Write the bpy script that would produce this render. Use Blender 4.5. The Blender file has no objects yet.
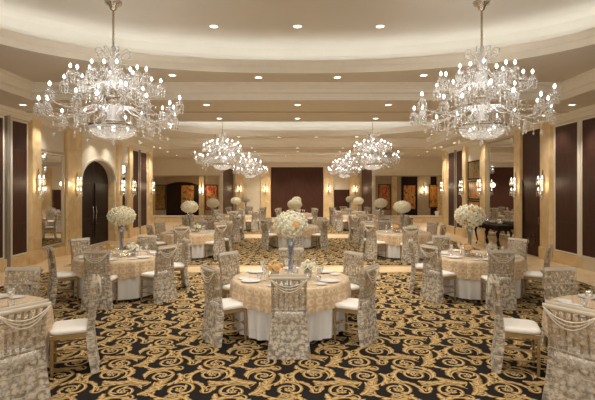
import bpy, math, random
import numpy as np
from mathutils import Vector, Matrix
random.seed(11)
PI = math.pi
SC = bpy.context.scene
COL = SC.collection
# ------------------------------------------------------------------ camera
F = 450.0
EYE = 2.0
cam_d = bpy.data.cameras.new('camera')
cam_d.sensor_width = 36.0
cam_d.lens = F / 595 * 36
cam_d.shift_y = -9.0 / 595
cam_d.clip_end = 200
cam = bpy.data.objects.new('camera', cam_d)
COL.objects.link(cam)
cam.location = (0, 0, EYE)
cam.rotation_euler = (PI / 2, 0, 0)
SC.camera = cam
SC.view_settings.view_transform = 'Standard'
SC.view_settings.look = 'None'
SC.view_settings.exposure = 0.1
SC.cycles.transparent_max_bounces = 32
SC.cycles.sample_clamp_indirect = 4.0


def proj(x, y, z):
    return 297.5 + F * x / y, 191 - F * (z - EYE) / y


# ------------------------------------------------------------------ materials
def newmat(name):
    m = bpy.data.materials.new(name)
    m.use_nodes = True
    nt = m.node_tree
    b = nt.nodes['Principled BSDF']
    return m, nt, b


def N(nt, t, **kw):
    n = nt.nodes.new(t)
    for k, v in kw.items():
        setattr(n, k, v)
    return n


def ramp(nt, fac, stops):
    r = N(nt, 'ShaderNodeValToRGB')
    e = r.color_ramp.elements
    while len(e) < len(stops):
        e.new(0.5)
    for i, (p, c) in enumerate(stops):
        e[i].position = p
        e[i].color = (*c, 1) if len(c) == 3 else c
    nt.links.new(fac, r.inputs[0])
    return r.outputs[0]


def math_n(nt, op, a, b=None, clamp=False):
    n = N(nt, 'ShaderNodeMath', operation=op)
    n.use_clamp = clamp
    for i, v in enumerate((a, b)):
        if v is None:
            continue
        if isinstance(v, (int, float)):
            n.inputs[i].default_value = v
        else:
            nt.links.new(v, n.inputs[i])
    return n.outputs[0]


def plain(name, col, rough=0.5, metal=0.0, noise=0.0, scale=6.0, sheen=0.0, bump=0.0, stretch=None, spec=None):
    m, nt, b = newmat(name)
    b.inputs['Roughness'].default_value = rough
    b.inputs['Metallic'].default_value = metal
    if spec is not None:
        b.inputs['Specular IOR Level'].default_value = spec
    if sheen:
        b.inputs['Sheen Weight'].default_value = sheen
    tc = N(nt, 'ShaderNodeTexCoord')
    src = tc.outputs['Object']
    if stretch:
        mp = N(nt, 'ShaderNodeMapping')
        mp.inputs['Scale'].default_value = stretch
        nt.links.new(src, mp.inputs[0])
        src = mp.outputs[0]
    nz = N(nt, 'ShaderNodeTexNoise')
    nz.inputs['Scale'].default_value = scale
    nz.inputs['Detail'].default_value = 5
    nt.links.new(src, nz.inputs['Vector'])
    lo = tuple(c * (1 - noise) for c in col)
    hi = tuple(min(1, c * (1 + noise)) for c in col)
    nt.links.new(ramp(nt, nz.outputs[0], [(0.3, lo), (0.7, hi)]), b.inputs['Base Color'])
    if bump:
        bp = N(nt, 'ShaderNodeBump')
        bp.inputs['Strength'].default_value = bump
        bp.inputs['Distance'].default_value = 0.01
        nt.links.new(nz.outputs[0], bp.inputs['Height'])
        nt.links.new(bp.outputs[0], b.inputs['Normal'])
    return m


def emit(name, col, s, sampling=None):
    m = bpy.data.materials.new(name)
    m.use_nodes = True
    nt = m.node_tree
    nt.nodes.clear()
    e = N(nt, 'ShaderNodeEmission')
    e.inputs[0].default_value = (*col, 1)
    e.inputs[1].default_value = s
    o = N(nt, 'ShaderNodeOutputMaterial')
    nt.links.new(e.outputs[0], o.inputs[0])
    if sampling:
        m.cycles.emission_sampling = sampling
    return m


def glassy(name, col, transp=0.4, rough=0.05, diff=0.3):
    m = bpy.data.materials.new(name)
    m.use_nodes = True
    nt = m.node_tree
    nt.nodes.clear()
    tr = N(nt, 'ShaderNodeBsdfTransparent')
    gl = N(nt, 'ShaderNodeBsdfGlossy')
    gl.inputs['Roughness'].default_value = rough
    gl.inputs[0].default_value = (*col, 1)
    di = N(nt, 'ShaderNodeBsdfDiffuse')
    di.inputs[0].default_value = (*col, 1)
    tl = N(nt, 'ShaderNodeBsdfTranslucent')
    tl.inputs[0].default_value = (*col, 1)
    a = N(nt, 'ShaderNodeMixShader')
    a.inputs[0].default_value = 0.5
    nt.links.new(di.outputs[0], a.inputs[1])
    nt.links.new(tl.outputs[0], a.inputs[2])
    b = N(nt, 'ShaderNodeMixShader')
    b.inputs[0].default_value = diff
    nt.links.new(gl.outputs[0], b.inputs[1])
    nt.links.new(a.outputs[0], b.inputs[2])
    c = N(nt, 'ShaderNodeMixShader')
    c.inputs[0].default_value = transp
    nt.links.new(b.outputs[0], c.inputs[1])
    nt.links.new(tr.outputs[0], c.inputs[2])
    o = N(nt, 'ShaderNodeOutputMaterial')
    nt.links.new(c.outputs[0], o.inputs[0])
    return m


def lace_mat():
    m, nt, b = newmat('lace_fabric')
    uv = N(nt, 'ShaderNodeUVMap')
    v1 = N(nt, 'ShaderNodeTexVoronoi', feature='F1')
    v1.inputs['Scale'].default_value = 21
    v1.inputs['Randomness'].default_value = 0.8
    nz = N(nt, 'ShaderNodeTexNoise')
    nz.inputs['Scale'].default_value = 55
    nz.inputs['Detail'].default_value = 4
    nt.links.new(uv.outputs[0], v1.inputs['Vector'])
    nt.links.new(uv.outputs[0], nz.inputs['Vector'])
    d = math_n(nt, 'MULTIPLY_ADD', nz.outputs[0], 1.3)
    d.node.inputs[2].default_value = -0.65
    dist = math_n(nt, 'ADD', v1.outputs['Distance'], d)
    fl = N(nt, 'ShaderNodeMapRange')
    fl.inputs['From Min'].default_value = 0.75
    fl.inputs['From Max'].default_value = 0.25
    nt.links.new(dist, fl.inputs[0])
    sep = N(nt, 'ShaderNodeSeparateXYZ')
    nt.links.new(uv.outputs[0], sep.inputs[0])
    v = sep.outputs[1]
    seam = math_n(nt, 'LESS_THAN', math_n(nt, 'FRACT', math_n(nt, 'MULTIPLY', v, 5.0)), 0.06)
    seam = math_n(nt, 'MULTIPLY', seam, 0.8)
    mask = math_n(nt, 'MAXIMUM', fl.outputs[0], seam)
    top = math_n(nt, 'LESS_THAN', v, 0.05)
    mask = math_n(nt, 'MAXIMUM', mask, top, True)
    # the lattice zone of the chair back shows through, the floor end is dense
    base = N(nt, 'ShaderNodeMapRange')
    base.inputs['From Min'].default_value = 0.10
    base.inputs['From Max'].default_value = 0.60
    base.inputs['To Min'].default_value = 0.10
    base.inputs['To Max'].default_value = 0.50
    nt.links.new(v, base.inputs[0])
    alpha = math_n(nt, 'ADD', math_n(nt, 'MULTIPLY', mask, 0.55), base.outputs[0], True)
    nt.links.new(ramp(nt, mask, [(0, LACE_LO), (1, LACE_HI)]), b.inputs['Base Color'])
    nt.links.new(alpha, b.inputs['Alpha'])
    b.inputs['Roughness'].default_value = 0.45
    b.inputs['Sheen Weight'].default_value = 0.3
    return m


LACE_LO, LACE_HI = (.43, .37, .285), (.64, .57, .465)


def overlay_mat():
    m, nt, b = newmat('champagne_satin')
    uv = N(nt, 'ShaderNodeUVMap')
    sc = N(nt, 'ShaderNodeVectorMath', operation='SCALE')
    sc.inputs['Scale'].default_value = 8.5
    nt.links.new(uv.outputs[0], sc.inputs[0])
    fr = N(nt, 'ShaderNodeVectorMath', operation='FRACTION')
    nt.links.new(sc.outputs[0], fr.inputs[0])
    sb = N(nt, 'ShaderNodeVectorMath', operation='SUBTRACT')
    sb.inputs[1].default_value = (0.5, 0.5, 0)
    nt.links.new(fr.outputs[0], sb.inputs[0])
    ml = N(nt, 'ShaderNodeVectorMath', operation='MULTIPLY')
    ml.inputs[1].default_value = (1, 1, 0)
    nt.links.new(sb.outputs[0], ml.inputs[0])
    ln = N(nt, 'ShaderNodeVectorMath', operation='LENGTH')
    nt.links.new(ml.outputs[0], ln.inputs[0])
    d = math_n(nt, 'ABSOLUTE', math_n(nt, 'SUBTRACT', ln.outputs['Value'], 0.33))
    c = ramp(nt, d, [(0.0, (.82, .66, .45)), (0.10, (.70, .52, .32)), (0.2, (.61, .43, .25)), (0.5, (.70, .52, .32))])
    nt.links.new(c, b.inputs['Base Color'])
    b.inputs['Roughness'].default_value = 0.38
    b.inputs['Sheen Weight'].default_value = 0.25
    bp = N(nt, 'ShaderNodeBump')
    bp.inputs['Strength'].default_value = 0.5
    bp.inputs['Distance'].default_value = 0.01
    bp.invert = True
    nt.links.new(d, bp.inputs['Height'])
    nt.links.new(bp.outputs[0], b.inputs['Normal'])
    return m


def marble_mat(name, a, bcol, tile=1.2):
    m, nt, b = newmat(name)
    tc = N(nt, 'ShaderNodeTexCoord')
    nz = N(nt, 'ShaderNodeTexNoise')
    nz.inputs['Scale'].default_value = 2.2
    nz.inputs['Detail'].default_value = 9
    nz.inputs['Distortion'].default_value = 1.2
    nt.links.new(tc.outputs['Object'], nz.inputs['Vector'])
    c = ramp(nt, nz.outputs[0], [(0.3, a), (0.7, bcol)])
    nt.links.new(c, b.inputs['Base Color'])
    b.inputs['Roughness'].default_value = 0.28
    return m


def wood_mat(name, lo, hi, rough=0.3):
    m, nt, b = newmat(name)
    tc = N(nt, 'ShaderNodeTexCoord')
    mp = N(nt, 'ShaderNodeMapping')
    mp.inputs['Scale'].default_value = (5, 5, 0.6)
    nt.links.new(tc.outputs['Object'], mp.inputs[0])
    nz = N(nt, 'ShaderNodeTexNoise')
    nz.inputs['Scale'].default_value = 3
    nz.inputs['Detail'].default_value = 8
    nz.inputs['Distortion'].default_value = 0.8
    nt.links.new(mp.outputs[0], nz.inputs['Vector'])
    nt.links.new(ramp(nt, nz.outputs[0], [(0.3, lo), (0.7, hi)]), b.inputs['Base Color'])
    b.inputs['Roughness'].default_value = rough
    b.inputs['Specular IOR Level'].default_value = 0.16
    return m


def attr_mat(name):
    m, nt, b = newmat(name)
    a = N(nt, 'ShaderNodeVertexColor')
    a.layer_name = 'Col'
    nz = N(nt, 'ShaderNodeTexNoise')
    nz.inputs['Scale'].default_value = 300
    tc = N(nt, 'ShaderNodeTexCoord')
    nt.links.new(tc.outputs['Object'], nz.inputs['Vector'])
    mx = N(nt, 'ShaderNodeMixRGB', blend_type='MULTIPLY')
    mx.inputs[0].default_value = 0.5
    nt.links.new(a.outputs[0], mx.inputs[1])
    nt.links.new(ramp(nt, nz.outputs[0], [(0.3, (.7, .7, .7)), (0.7, (1, 1, 1))]), mx.inputs[2])
    nt.links.new(mx.outputs[0], b.inputs['Base Color'])
    b.inputs['Roughness'].default_value = 0.95
    b.inputs['Specular IOR Level'].default_value = 0.1
    return m


def painting_mat(name, cols, seed):
    m, nt, b = newmat(name)
    tc = N(nt, 'ShaderNodeTexCoord')
    mp = N(nt, 'ShaderNodeMapping')
    mp.inputs['Location'].default_value = (seed * 3.7, seed * 1.3, seed)
    mp.inputs['Scale'].default_value = (1.2, 1.2, 0.8)
    nt.links.new(tc.outputs['Object'], mp.inputs[0])
    nz = N(nt, 'ShaderNodeTexNoise')
    nz.inputs['Scale'].default_value = 2.6
    nz.inputs['Detail'].default_value = 3
    nz.inputs['Distortion'].default_value = 1.5
    nt.links.new(mp.outputs[0], nz.inputs['Vector'])
    n = len(cols)
    c = ramp(nt, nz.outputs[0], [(0.36 + 0.28 * i / (n - 1), cols[i]) for i in range(n)])
    nt.links.new(c, b.inputs['Base Color'])
    b.inputs['Roughness'].default_value = 0.5
    return m


M = {}
M['ceil'] = plain('ceiling_paint', (.66, .61, .53), .85, noise=.02, scale=1.5)
M['ceil_hi'] = plain('dome_paint', (.66, .625, .56), .85, noise=.02, scale=1.5)
M['mould'] = plain('cream_moulding', (.82, .76, .65), .6, noise=.02)
M['carving'] = plain('carved_wood_scroll', (.15, .105, .075), .35, noise=.2)
M['cream'] = plain('cream_wall_paint', (.80, .72, .57), .8, noise=.03)
M['fabric_panel'] = plain('cream_fabric_panel', (.72, .66, .55), .9, noise=.05, scale=30)
M['marble'] = marble_mat('beige_marble', (.68, .485, .235), (.86, .665, .385))
M['marble_floor'] = marble_mat('honey_marble_floor', (.66, .46, .25), (.80, .60, .37))
M['marble_dark'] = marble_mat('golden_marble_border', (.46, .28, .10), (.58, .38, .17))
M['wood'] = wood_mat('dark_mahogany', (.050, .020, .012), (.080, .033, .020), .5)
M['wood_in'] = plain('mahogany_groove', (.012, .006, .005), .4)
M['wood2'] = wood_mat('espresso_wood', (.014, .007, .005), (.03, .014, .010), .5)
M['grey'] = plain('grey_track_metal', (.34, .31, .28), .4, .6)
M['taupe_wall'] = plain('taupe_alcove_wall', (.42, .33, .22), .6, noise=.08)
M['bronze'] = plain('bronze_metal', (.42, .31, .18), .35, .7, noise=.1)
M['gold_frame'] = plain('pale_gold_frame', (.62, .52, .36), .4, .5)
M['mirror'] = plain('mirror_glass', (.62, .60, .57), .03, 1.0)
M['chair_gold'] = plain('chair_gold_paint', (.42, .28, .115), .38, .35, noise=.1, scale=12)
M['cushion'] = plain('ivory_cushion', (.88, .84, .78), .8, noise=.03, sheen=.2)
M['lace'] = lace_mat()
M['pearl'] = plain('pearl_strands', (.76, .69, .58), .3)
M['rail_band'] = plain('taupe_satin_band', (.60, .52, .40), .5, sheen=.3)
M['white_cloth'] = plain('white_tablecloth_linen', (.84, .82, .79), .85, noise=.02, sheen=.1)
M['overlay'] = overlay_mat()
M['china'] = plain('white_china', (.88, .86, .82), .2)
M['table_wood'] = plain('plywood', (.4, .28, .16), .6, noise=.1)
M['glass'] = glassy('clear_glass', (.95, .95, .93), .55, .05, .25)
M['vase_glass'] = glassy('vase_glass', (.75, .80, .84), .72, .05, .25)
M['crystal'] = glassy('cut_crystal', (.97, .97, .98), .50, .08, .5)
M['crystal2'] = glassy('cut_crystal_strings', (.98, .98, .97), .36, .1, .55)
M['crystal3'] = glassy('basket_crystal', (.98, .98, .96), .08, .12, .72)
M['chrome'] = plain('chrome', (.62, .58, .52), .2, 1.0)
M['brass'] = plain('antique_brass', (.42, .32, .18), .3, .9)
M['bulb'] = emit('lit_candle_bulb', (1, .96, .9), 12, 'NONE')
M['sbulb'] = emit('lit_sconce_bulb', (1, .93, .80), 3.2, 'NONE')
M['cove'] = emit('cove_strip_light', (1, .99, .93), 7)
M['down'] = emit('downlight_lamp', (1, .93, .78), 7, 'NONE')
M['rose_w'] = plain('ivory_rose', (.91, .87, .70), .8, noise=.06, scale=30)
M['rose_y'] = plain('cream_rose', (.90, .82, .60), .8, noise=.06, scale=30)
M['rose_o'] = plain('apricot_rose', (.90, .60, .28), .8, noise=.1, scale=30)
M['leaf'] = plain('leaf_green', (.20, .24, .10), .7, noise=.3, scale=20)
M['stem_blue'] = plain('blue_grey_stems', (.10, .15, .36), .6, noise=.4, scale=40)
M['stem_green'] = plain('grey_green_stems', (.16, .19, .17), .6, noise=.4, scale=40)
M['basket_bulb'] = emit('basket_lamp', (1, .96, .9), 2.2, 'NONE')
M['wax'] = plain('candle_wax', (.9, .84, .7), .5)
M['flame'] = emit('candle_flame', (1, .78, .42), 6, 'NONE')
M['carpet'] = attr_mat('scroll_carpet_pile')


# ------------------------------------------------------------------ mesh builder
class MB:
    def __init__(self):
        self.v = []; self.f = []; self.mi = []; self.uv = None

    def add(self, vs, fs, mi=0):
        o = len(self.v)
        self.v += [tuple(p) for p in vs]
        self.f += [tuple(i + o for i in f) for f in fs]
        self.mi += [mi] * len(fs)
        return self

    def box(self, x0, x1, y0, y1, z0, z1, mi=0, bev=0.0):
        if bev <= 0:
            vs = [(x, y, z) for z in (z0, z1) for y in (y0, y1) for x in (x0, x1)]
            return self.add(vs, [(0, 2, 3, 1), (4, 5, 7, 6), (0, 1, 5, 4), (2, 6, 7, 3), (0, 4, 6, 2), (1, 3, 7, 5)], mi)
        b = bev
        xs = (x0, x1); ys = (y0, y1); zs = (z0, z1)
        vs = []; idx = {}
        for i in (0, 1):
            for j in (0, 1):
                for k in (0, 1):
                    sx = 1 if i == 0 else -1; sy = 1 if j == 0 else -1; sz = 1 if k == 0 else -1
                    idx[i, j, k] = len(vs)
                    vs += [(xs[i], ys[j] + sy * b, zs[k] + sz * b), (xs[i] + sx * b, ys[j], zs[k] + sz * b), (xs[i] + sx * b, ys[j] + sy * b, zs[k])]
        g = lambda i, j, k, a: idx[i, j, k] + a
        fs = []
        for i in (0, 1): fs.append((g(i, 0, 0, 0), g(i, 1, 0, 0), g(i, 1, 1, 0), g(i, 0, 1, 0)))
        for j in (0, 1): fs.append((g(0, j, 0, 1), g(1, j, 0, 1), g(1, j, 1, 1), g(0, j, 1, 1)))
        for k in (0, 1): fs.append((g(0, 0, k, 2), g(1, 0, k, 2), g(1, 1, k, 2), g(0, 1, k, 2)))
        for j in (0, 1):
            for k in (0, 1): fs.append((g(0, j, k, 1), g(1, j, k, 1), g(1, j, k, 2), g(0, j, k, 2)))
        for i in (0, 1):
            for k in (0, 1): fs.append((g(i, 0, k, 0), g(i, 1, k, 0), g(i, 1, k, 2), g(i, 0, k, 2)))
        for i in (0, 1):
            for j in (0, 1): fs.append((g(i, j, 0, 0), g(i, j, 1, 0), g(i, j, 1, 1), g(i, j, 0, 1)))
        for i in (0, 1):
            for j in (0, 1):
                for k in (0, 1): fs.append((g(i, j, k, 0), g(i, j, k, 1), g(i, j, k, 2)))
        return self.add(vs, fs, mi)

    def lathe(self, prof, seg=16, c=(0, 0, 0), mi=0, caps=True):
        vs = []; fs = []
        n = len(prof)
        for i in range(seg):
            a = 2 * PI * i / seg
            for r, z in prof:
                vs.append((c[0] + r * math.cos(a), c[1] + r * math.sin(a), c[2] + z))
        for i in range(seg):
            j = (i + 1) % seg
            for k in range(n - 1):
                fs.append((i * n + k, j * n + k, j * n + k + 1, i * n + k + 1))
        if caps:
            if prof[0][0] > 1e-4: fs.append(tuple(i * n for i in reversed(range(seg))))
            if prof[-1][0] > 1e-4: fs.append(tuple(i * n + n - 1 for i in range(seg)))
        return self.add(vs, fs, mi)

    def tube(self, pts, rad, seg=6, mi=0, caps=True):
        pts = [Vector(p) for p in pts]
        n = len(pts)
        if not hasattr(rad, '__len__'): rad = [rad] * n
        vs = []; fs = []
        up = Vector((0.13, 0.07, 1)).normalized()
        for i, p in enumerate(pts):
            t = (pts[min(i + 1, n - 1)] - pts[max(i - 1, 0)]).normalized()
            a = t.cross(up)
            if a.length < 0.05: a = t.cross(Vector((1, 0, 0.2)))
            a.normalize(); b = t.cross(a)
            for k in range(seg):
                w = 2 * PI * k / seg
                vs.append(p + (a * math.cos(w) + b * math.sin(w)) * rad[i])
        for i in range(n - 1):
            for k in range(seg):
                l = (k + 1) % seg
                fs.append((i * seg + k, i * seg + l, (i + 1) * seg + l, (i + 1) * seg + k))
        if caps:
            fs.append(tuple(reversed(range(seg))))
            fs.append(tuple((n - 1) * seg + k for k in range(seg)))
        return self.add(vs, fs, mi)

    def octa(self, c, r, h, mi=0):
        x, y, z = c
        vs = [(x, y, z + h * .6), (x + r, y, z), (x, y + r, z), (x - r, y, z), (x, y - r, z), (x, y, z - h)]
        return self.add(vs, [(0, 1, 2), (0, 2, 3), (0, 3, 4), (0, 4, 1), (5, 2, 1), (5, 3, 2), (5, 4, 3), (5, 1, 4)], mi)

    def sphere(self, c, rx, rz, seg=10, rings=6, mi=0):
        prof = [(max(rx * math.sin(PI * i / rings), 1e-5), -rz * math.cos(PI * i / rings)) for i in range(rings + 1)]
        return self.lathe(prof, seg, c, mi, False)

    def loft(self, rings, mi=0, closed=True):
        """rings: list of equal-length point rings"""
        n = len(rings[0]); vs = []; fs = []
        for r in rings: vs += r
        for i in range(len(rings) - 1):
            for k in range(n if closed else n - 1):
                l = (k + 1) % n
                fs.append((i * n + k, i * n + l, (i + 1) * n + l, (i + 1) * n + k))
        return self.add(vs, fs, mi)

    def mesh(self, name, mats, smooth=False):
        me = bpy.data.meshes.new(name)
        me.from_pydata([tuple(p) for p in self.v], [], self.f)
        for m in (mats if isinstance(mats, (list, tuple)) else [mats]): me.materials.append(m)
        if any(self.mi): me.polygons.foreach_set('material_index', self.mi)
        if smooth: me.polygons.foreach_set('use_smooth', [True] * len(self.f))
        if self.uv:
            ul = me.uv_layers.new(name='UVMap')
            flat = []
            for f in self.f:
                for i in f: flat += self.uv[i]
            ul.data.foreach_set('uv', flat)
        me.update()
        return me

    def build(self, name, mats, parent=None, smooth=False, loc=None):
        o = bpy.data.objects.new(name, self.mesh(name, mats, smooth))
        COL.objects.link(o)
        if parent: o.parent = parent
        if loc: o.location = loc
        return o


def tag(o, label=None, cat=None, group=None, kind=None):
    if label: o['label'] = label
    if cat: o['category'] = cat
    if group: o['group'] = group
    if kind: o['kind'] = kind
    return o


def empty(name, loc=(0, 0, 0), rz=0.0, label=None, cat=None, group=None):
    o = bpy.data.objects.new(name, None)
    o.empty_display_size = 0.1
    COL.objects.link(o)
    o.location = loc
    o.rotation_euler = (0, 0, rz)
    return tag(o, label, cat, group)


KIDS = {}


def kids(o):
    if o.name not in KIDS: KIDS[o.name] = list(o.children)
    return KIDS[o.name]


def dup(o, parent=None):
    c = o.copy()
    COL.objects.link(c)
    if parent: c.parent = parent
    for ch in kids(o): dup(ch, c)
    return c


def struct(mb, name, mats, parent=None, smooth=False):
    o = mb.build(name, mats, parent, smooth)
    if parent is None: o['kind'] = 'structure'
    return o


TRIM = [0]


def trim(mb, mats, smooth=False):
    TRIM[0] += 1
    return struct(mb, 'trim_%d' % TRIM[0], mats, smooth=smooth)


def lamp(name, kind, loc, power, col=(1, .88, .70), size=0.1, spot=None, label=None, rot=None, parent=None):
    l = bpy.data.lights.new(name, kind)
    l.energy = power
    l.color = col
    if kind in ('POINT', 'SPOT'): l.shadow_soft_size = size
    if kind == 'SPOT':
        l.spot_size = spot; l.spot_blend = 0.7
    o = bpy.data.objects.new(name, l)
    COL.objects.link(o)
    o.location = loc
    if rot: o.rotation_euler = rot
    if parent: o.parent = parent
    return o


# ------------------------------------------------------------------ room shell
P = 10.9          # period of the ceiling bays along the room
WX = 7.3          # side wall distance
ZB, ZR, ZT, ZD = 4.09, 4.48, 4.745, 5.15
END = 34.0
FRONT = -3.0

mb = MB(); mb.box(-10.6, 10.6, FRONT, END + .3, -0.2, 0.0)
struct(mb, 'floor', M['marble_floor'])
# golden border bands inlaid in the marble between the carpets
mb = MB()
for y0, y1 in ((10.98, 11.14), (11.92, 12.08), (18.98, 19.2), (20.8, 21.0)):
    mb.box(-6.2, 6.2, y0, y1, 0.0, 0.006)
trim(mb, M['marble_dark'])


# ---- carpet with woven acanthus scrolls
def carpet_tile(segs):
    """returns verts (n,3), quads (m,4), colours (n,3) of one repeating tile"""
    V = []; Q = []; C = []
    dk = (.19, .10, .028); gd = (.42, .265, .09); lt = (.61, .43, .20); hl = (.72, .56, .33)
    zc = [0.0]

    def stroke(pts, wid, flip=1):
        n = len(pts)
        zc[0] += 0.00006
        z = 0.002 + zc[0]
        base = len(V)
        for i, (x, y) in enumerate(pts):
            x0, y0 = pts[max(i - 1, 0)]; x1, y1 = pts[min(i + 1, n - 1)]
            tx, ty = x1 - x0, y1 - y0
            l = math.hypot(tx, ty) or 1
            nx, ny = -ty / l * flip, tx / l * flip
            w = wid[i] / 2
            for o, c in ((-1, dk), (-.45, gd), (.25, lt), (.7, hl), (1, gd)):
                V.append((x + nx * w * o, y + ny * w * o, z)); C.append(c)
        for i in range(n - 1):
            for k in range(4):
                a = base + i * 5 + k
                Q.append((a, a + 1, a + 6, a + 5) if flip > 0 else (a, a + 5, a + 6, a + 1))

    def spiral(cx, cy, r0, r1, turns, a0, ch, w0, w1):
        n = max(6, int(turns * segs))
        pts = []; ws = []
        for i in range(n + 1):
            t = i / n
            a = a0 + ch * 2 * PI * turns * t
            r = r0 + (r1 - r0) * t ** .85
            pts.append((cx + r * math.cos(a), cy + r * math.sin(a)))
            ws.append((w0 + (w1 - w0) * t) * (min(1, .25 + 5 * t)))
        stroke(pts, ws, ch)

    def leaf(x, y, ang, L, W, bend):
        n = max(4, segs // 3)
        pts = []; ws = []
        px, py, a = x, y, ang
        for i in range(n + 1):
            t = i / n
            pts.append((px, py)); ws.append(.82 * W * (math.sin(PI * min(1, t * .88 + .1)) ** .8) + .004)
            a += bend / n
            px += L / n * math.cos(a); py += L / n * math.sin(a)
        stroke(pts, ws, 1 if bend >= 0 else -1)

    def frond(fn, n, L, W, side, spread=.75, stem=.05):
        """acanthus frond along the curve fn(t): lobes on one or both sides, then the rib on top"""
        for k in range(n):
            t = (k + .3) / n
            x, y = fn(t); x2, y2 = fn(t + .04)
            a = math.atan2(y2 - y, x2 - x)
            sc = .65 + .55 * math.sin(PI * min(1, t * .9 + .15))
            for sd in ((1, -1) if side == 0 else (side,)):
                leaf(x, y, a + sd * spread, L * sc, W * sc, -sd * .9)
        pts = [fn(i / segs) for i in range(segs + 1)]
        stroke(pts, [stem * (1.1 - .75 * i / segs) for i in range(segs + 1)], 1 if side >= 0 else -1)
        x, y = fn(1); x0, y0 = fn(.95)
        leaf(x0, y0, math.atan2(y - y0, x - x0), L * .9, W * .9, .3)

    cells = [(0, 0, 1, .3), (.70, .05, -1, 2.4), (.35, .46, -1, 3.6), (1.05, .50, 1, 5.4)]
    for cx, cy, ch, a0 in cells:
        def arc(r0, r1, s0, s1):
            return lambda t: (cx + (r0 + (r1 - r0) * t) * math.cos(a0 + ch * (s0 + (s1 - s0) * t)),
                              cy + (r0 + (r1 - r0) * t) * .92 * math.sin(a0 + ch * (s0 + (s1 - s0) * t)))
        # counter scrolls filling the gaps between the main scrolls
        for da, rr, r0, sg in ((-.5, .33, .105, -1), (2.5, .34, .095, 1), (4.1, .33, .09, -1)):
            spiral(cx + rr * math.cos(a0 + ch * da), cy + rr * .86 * math.sin(a0 + ch * da), r0, .022, 1.25, a0 + da + 2, sg * ch, .032, .022)
        frond(arc(.215, .30, .3, 2.5), 6, .12, .062, -ch, .7)
        frond(arc(.225, .34, 3.2, 5.0), 5, .125, .066, -ch, .8)
        frond(arc(.24, .40, 5.5, 6.5), 4, .13, .07, 0, .8)
        spiral(cx, cy, .225, .035, 1.9, a0, ch, .050, .026)
        for k in range(3):
            a = a0 + ch * (1.2 + k * 1.9)
            leaf(cx + .15 * math.cos(a), cy + .15 * math.sin(a), a + ch * 2.1, .10, .045, ch * .9)
        for k in range(5):
            a = a0 + k * 2 * PI / 5
            leaf(cx + .01 * math.cos(a), cy + .01 * math.sin(a), a, .05, .032, .3)
    return np.array(V), np.array(Q), np.array(C), 1.40 * .78, .92 * .78


def carpet(x0, x1, y0, y1, segs, label):
    V, Q, C, tw, th = carpet_tile(segs)
    vs = [np.array([(x0, y0, .008), (x1, y0, .008), (x1, y1, .008), (x0, y1, .008)])]
    qs = [np.array([(0, 1, 2, 3)])]
    cs = [np.array([(.020, .017, .017)] * 4)]
    off = 4
    nx = int((x1 - x0) / tw) + 2; ny = int((y1 - y0) / th) + 2
    for j in range(ny):
        for i in range(nx):
            T = V * np.array([.78, .78, 1]) + np.array([x0 + i * tw + .1 - (j % 2) * .3, y0 + j * th + .1, .008])
            vs.append(T); qs.append(Q + off); cs.append(C); off += len(V)
    v = np.concatenate(vs); q = np.concatenate(qs); c = np.concatenate(cs)
    v[:, 0] = np.clip(v[:, 0], x0, x1); v[:, 1] = np.clip(v[:, 1], y0, y1)
    # drop the collapsed quads
    ex = np.ptp(v[q][:, :, 0], axis=1); ey = np.ptp(v[q][:, :, 1], axis=1)
    q = q[(ex > 1e-5) & (ey > 1e-5)]
    me = bpy.data.meshes.new('carpet')
    me.vertices.add(len(v)); me.vertices.foreach_set('co', v.astype(np.float32).ravel())
    me.loops.add(len(q) * 4); me.loops.foreach_set('vertex_index', q.astype(np.int32).ravel())
    me.polygons.add(len(q)); me.polygons.foreach_set('loop_start', (np.arange(len(q)) * 4).astype(np.int32))
    me.update(calc_edges=True)
    at = me.color_attributes.new('Col', 'FLOAT_COLOR', 'POINT')
    at.data.foreach_set('color', np.concatenate([c, np.ones((len(c), 1))], 1).astype(np.float32).ravel())
    me.materials.append(M['carpet'])
    o = bpy.data.objects.new('carpet', me)
    COL.objects.link(o)
    tag(o, label, 'carpet')
    return o


carpet(-6.2, 6.2, 1.5, 11.0, 16, 'black carpet with gold acanthus scrolls under the tables nearest the camera')
carpet(-6.2, 6.2, 12.1, 19.0, 8, 'black carpet with gold scrolls between the two honey marble strips')
carpet(-6.2, 6.2, 21.0, 28.7, 6, 'farthest black and gold scroll carpet before the dark end wall')

# ---- ceiling with rectangular and oval recesses
HX, HY, AX, AY = 6.1, 3.85, 5.3, 2.98
NA = 144
ANG = sorted(set([2 * PI * i / NA for i in range(NA)] + [math.atan2(sy * HY, sx * HX) % (2 * PI) for sx in (1, -1) for sy in (1, -1)]))


def rect_pt(a, o=0.0):
    c, s = math.cos(a), math.sin(a)
    t = min(HX / abs(c) if abs(c) > 1e-9 else 1e9, HY / abs(s) if abs(s) > 1e-9 else 1e9)
    return c * t * (HX + o) / HX, s * t * (HY + o) / HY


def oval_pt(a, o=0.0):
    # same angular station measured on the stretched oval
    c, s = math.cos(a), math.sin(a)
    c, s = c / AX, s / AY
    n = 2.15
    t = (abs(c) ** n + abs(s) ** n) ** (-1 / n)
    return math.cos(a) * t * (AX + o) / AX, math.sin(a) * t * (AY + o) / AY


rect_prof = [(0, ZB), (0, ZB + .06), (.035, ZB + .07), (.035, ZB + .15), (0, ZB + .18), (-.01, ZB + .24), (-.06, ZB + .31), (-.10, ZB + .33), (-.10, ZR)]
oval_prof = [(0, ZR), (0, ZR + .05), (.03, ZR + .06), (.03, ZR + .13), (0, ZR + .15), (-.05, ZR + .22), (-.06, ZR + .235), (-.06, ZT), (.02, ZT), (.02, ZT - .06)]
cove_prof = [(.02, ZT - .06), (.36, ZT - .06), (.40, ZT + .05), (.38, ZT + .2), (.26, ZT + .33), (.08, ZD - .01), (-.15, ZD)]


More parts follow.
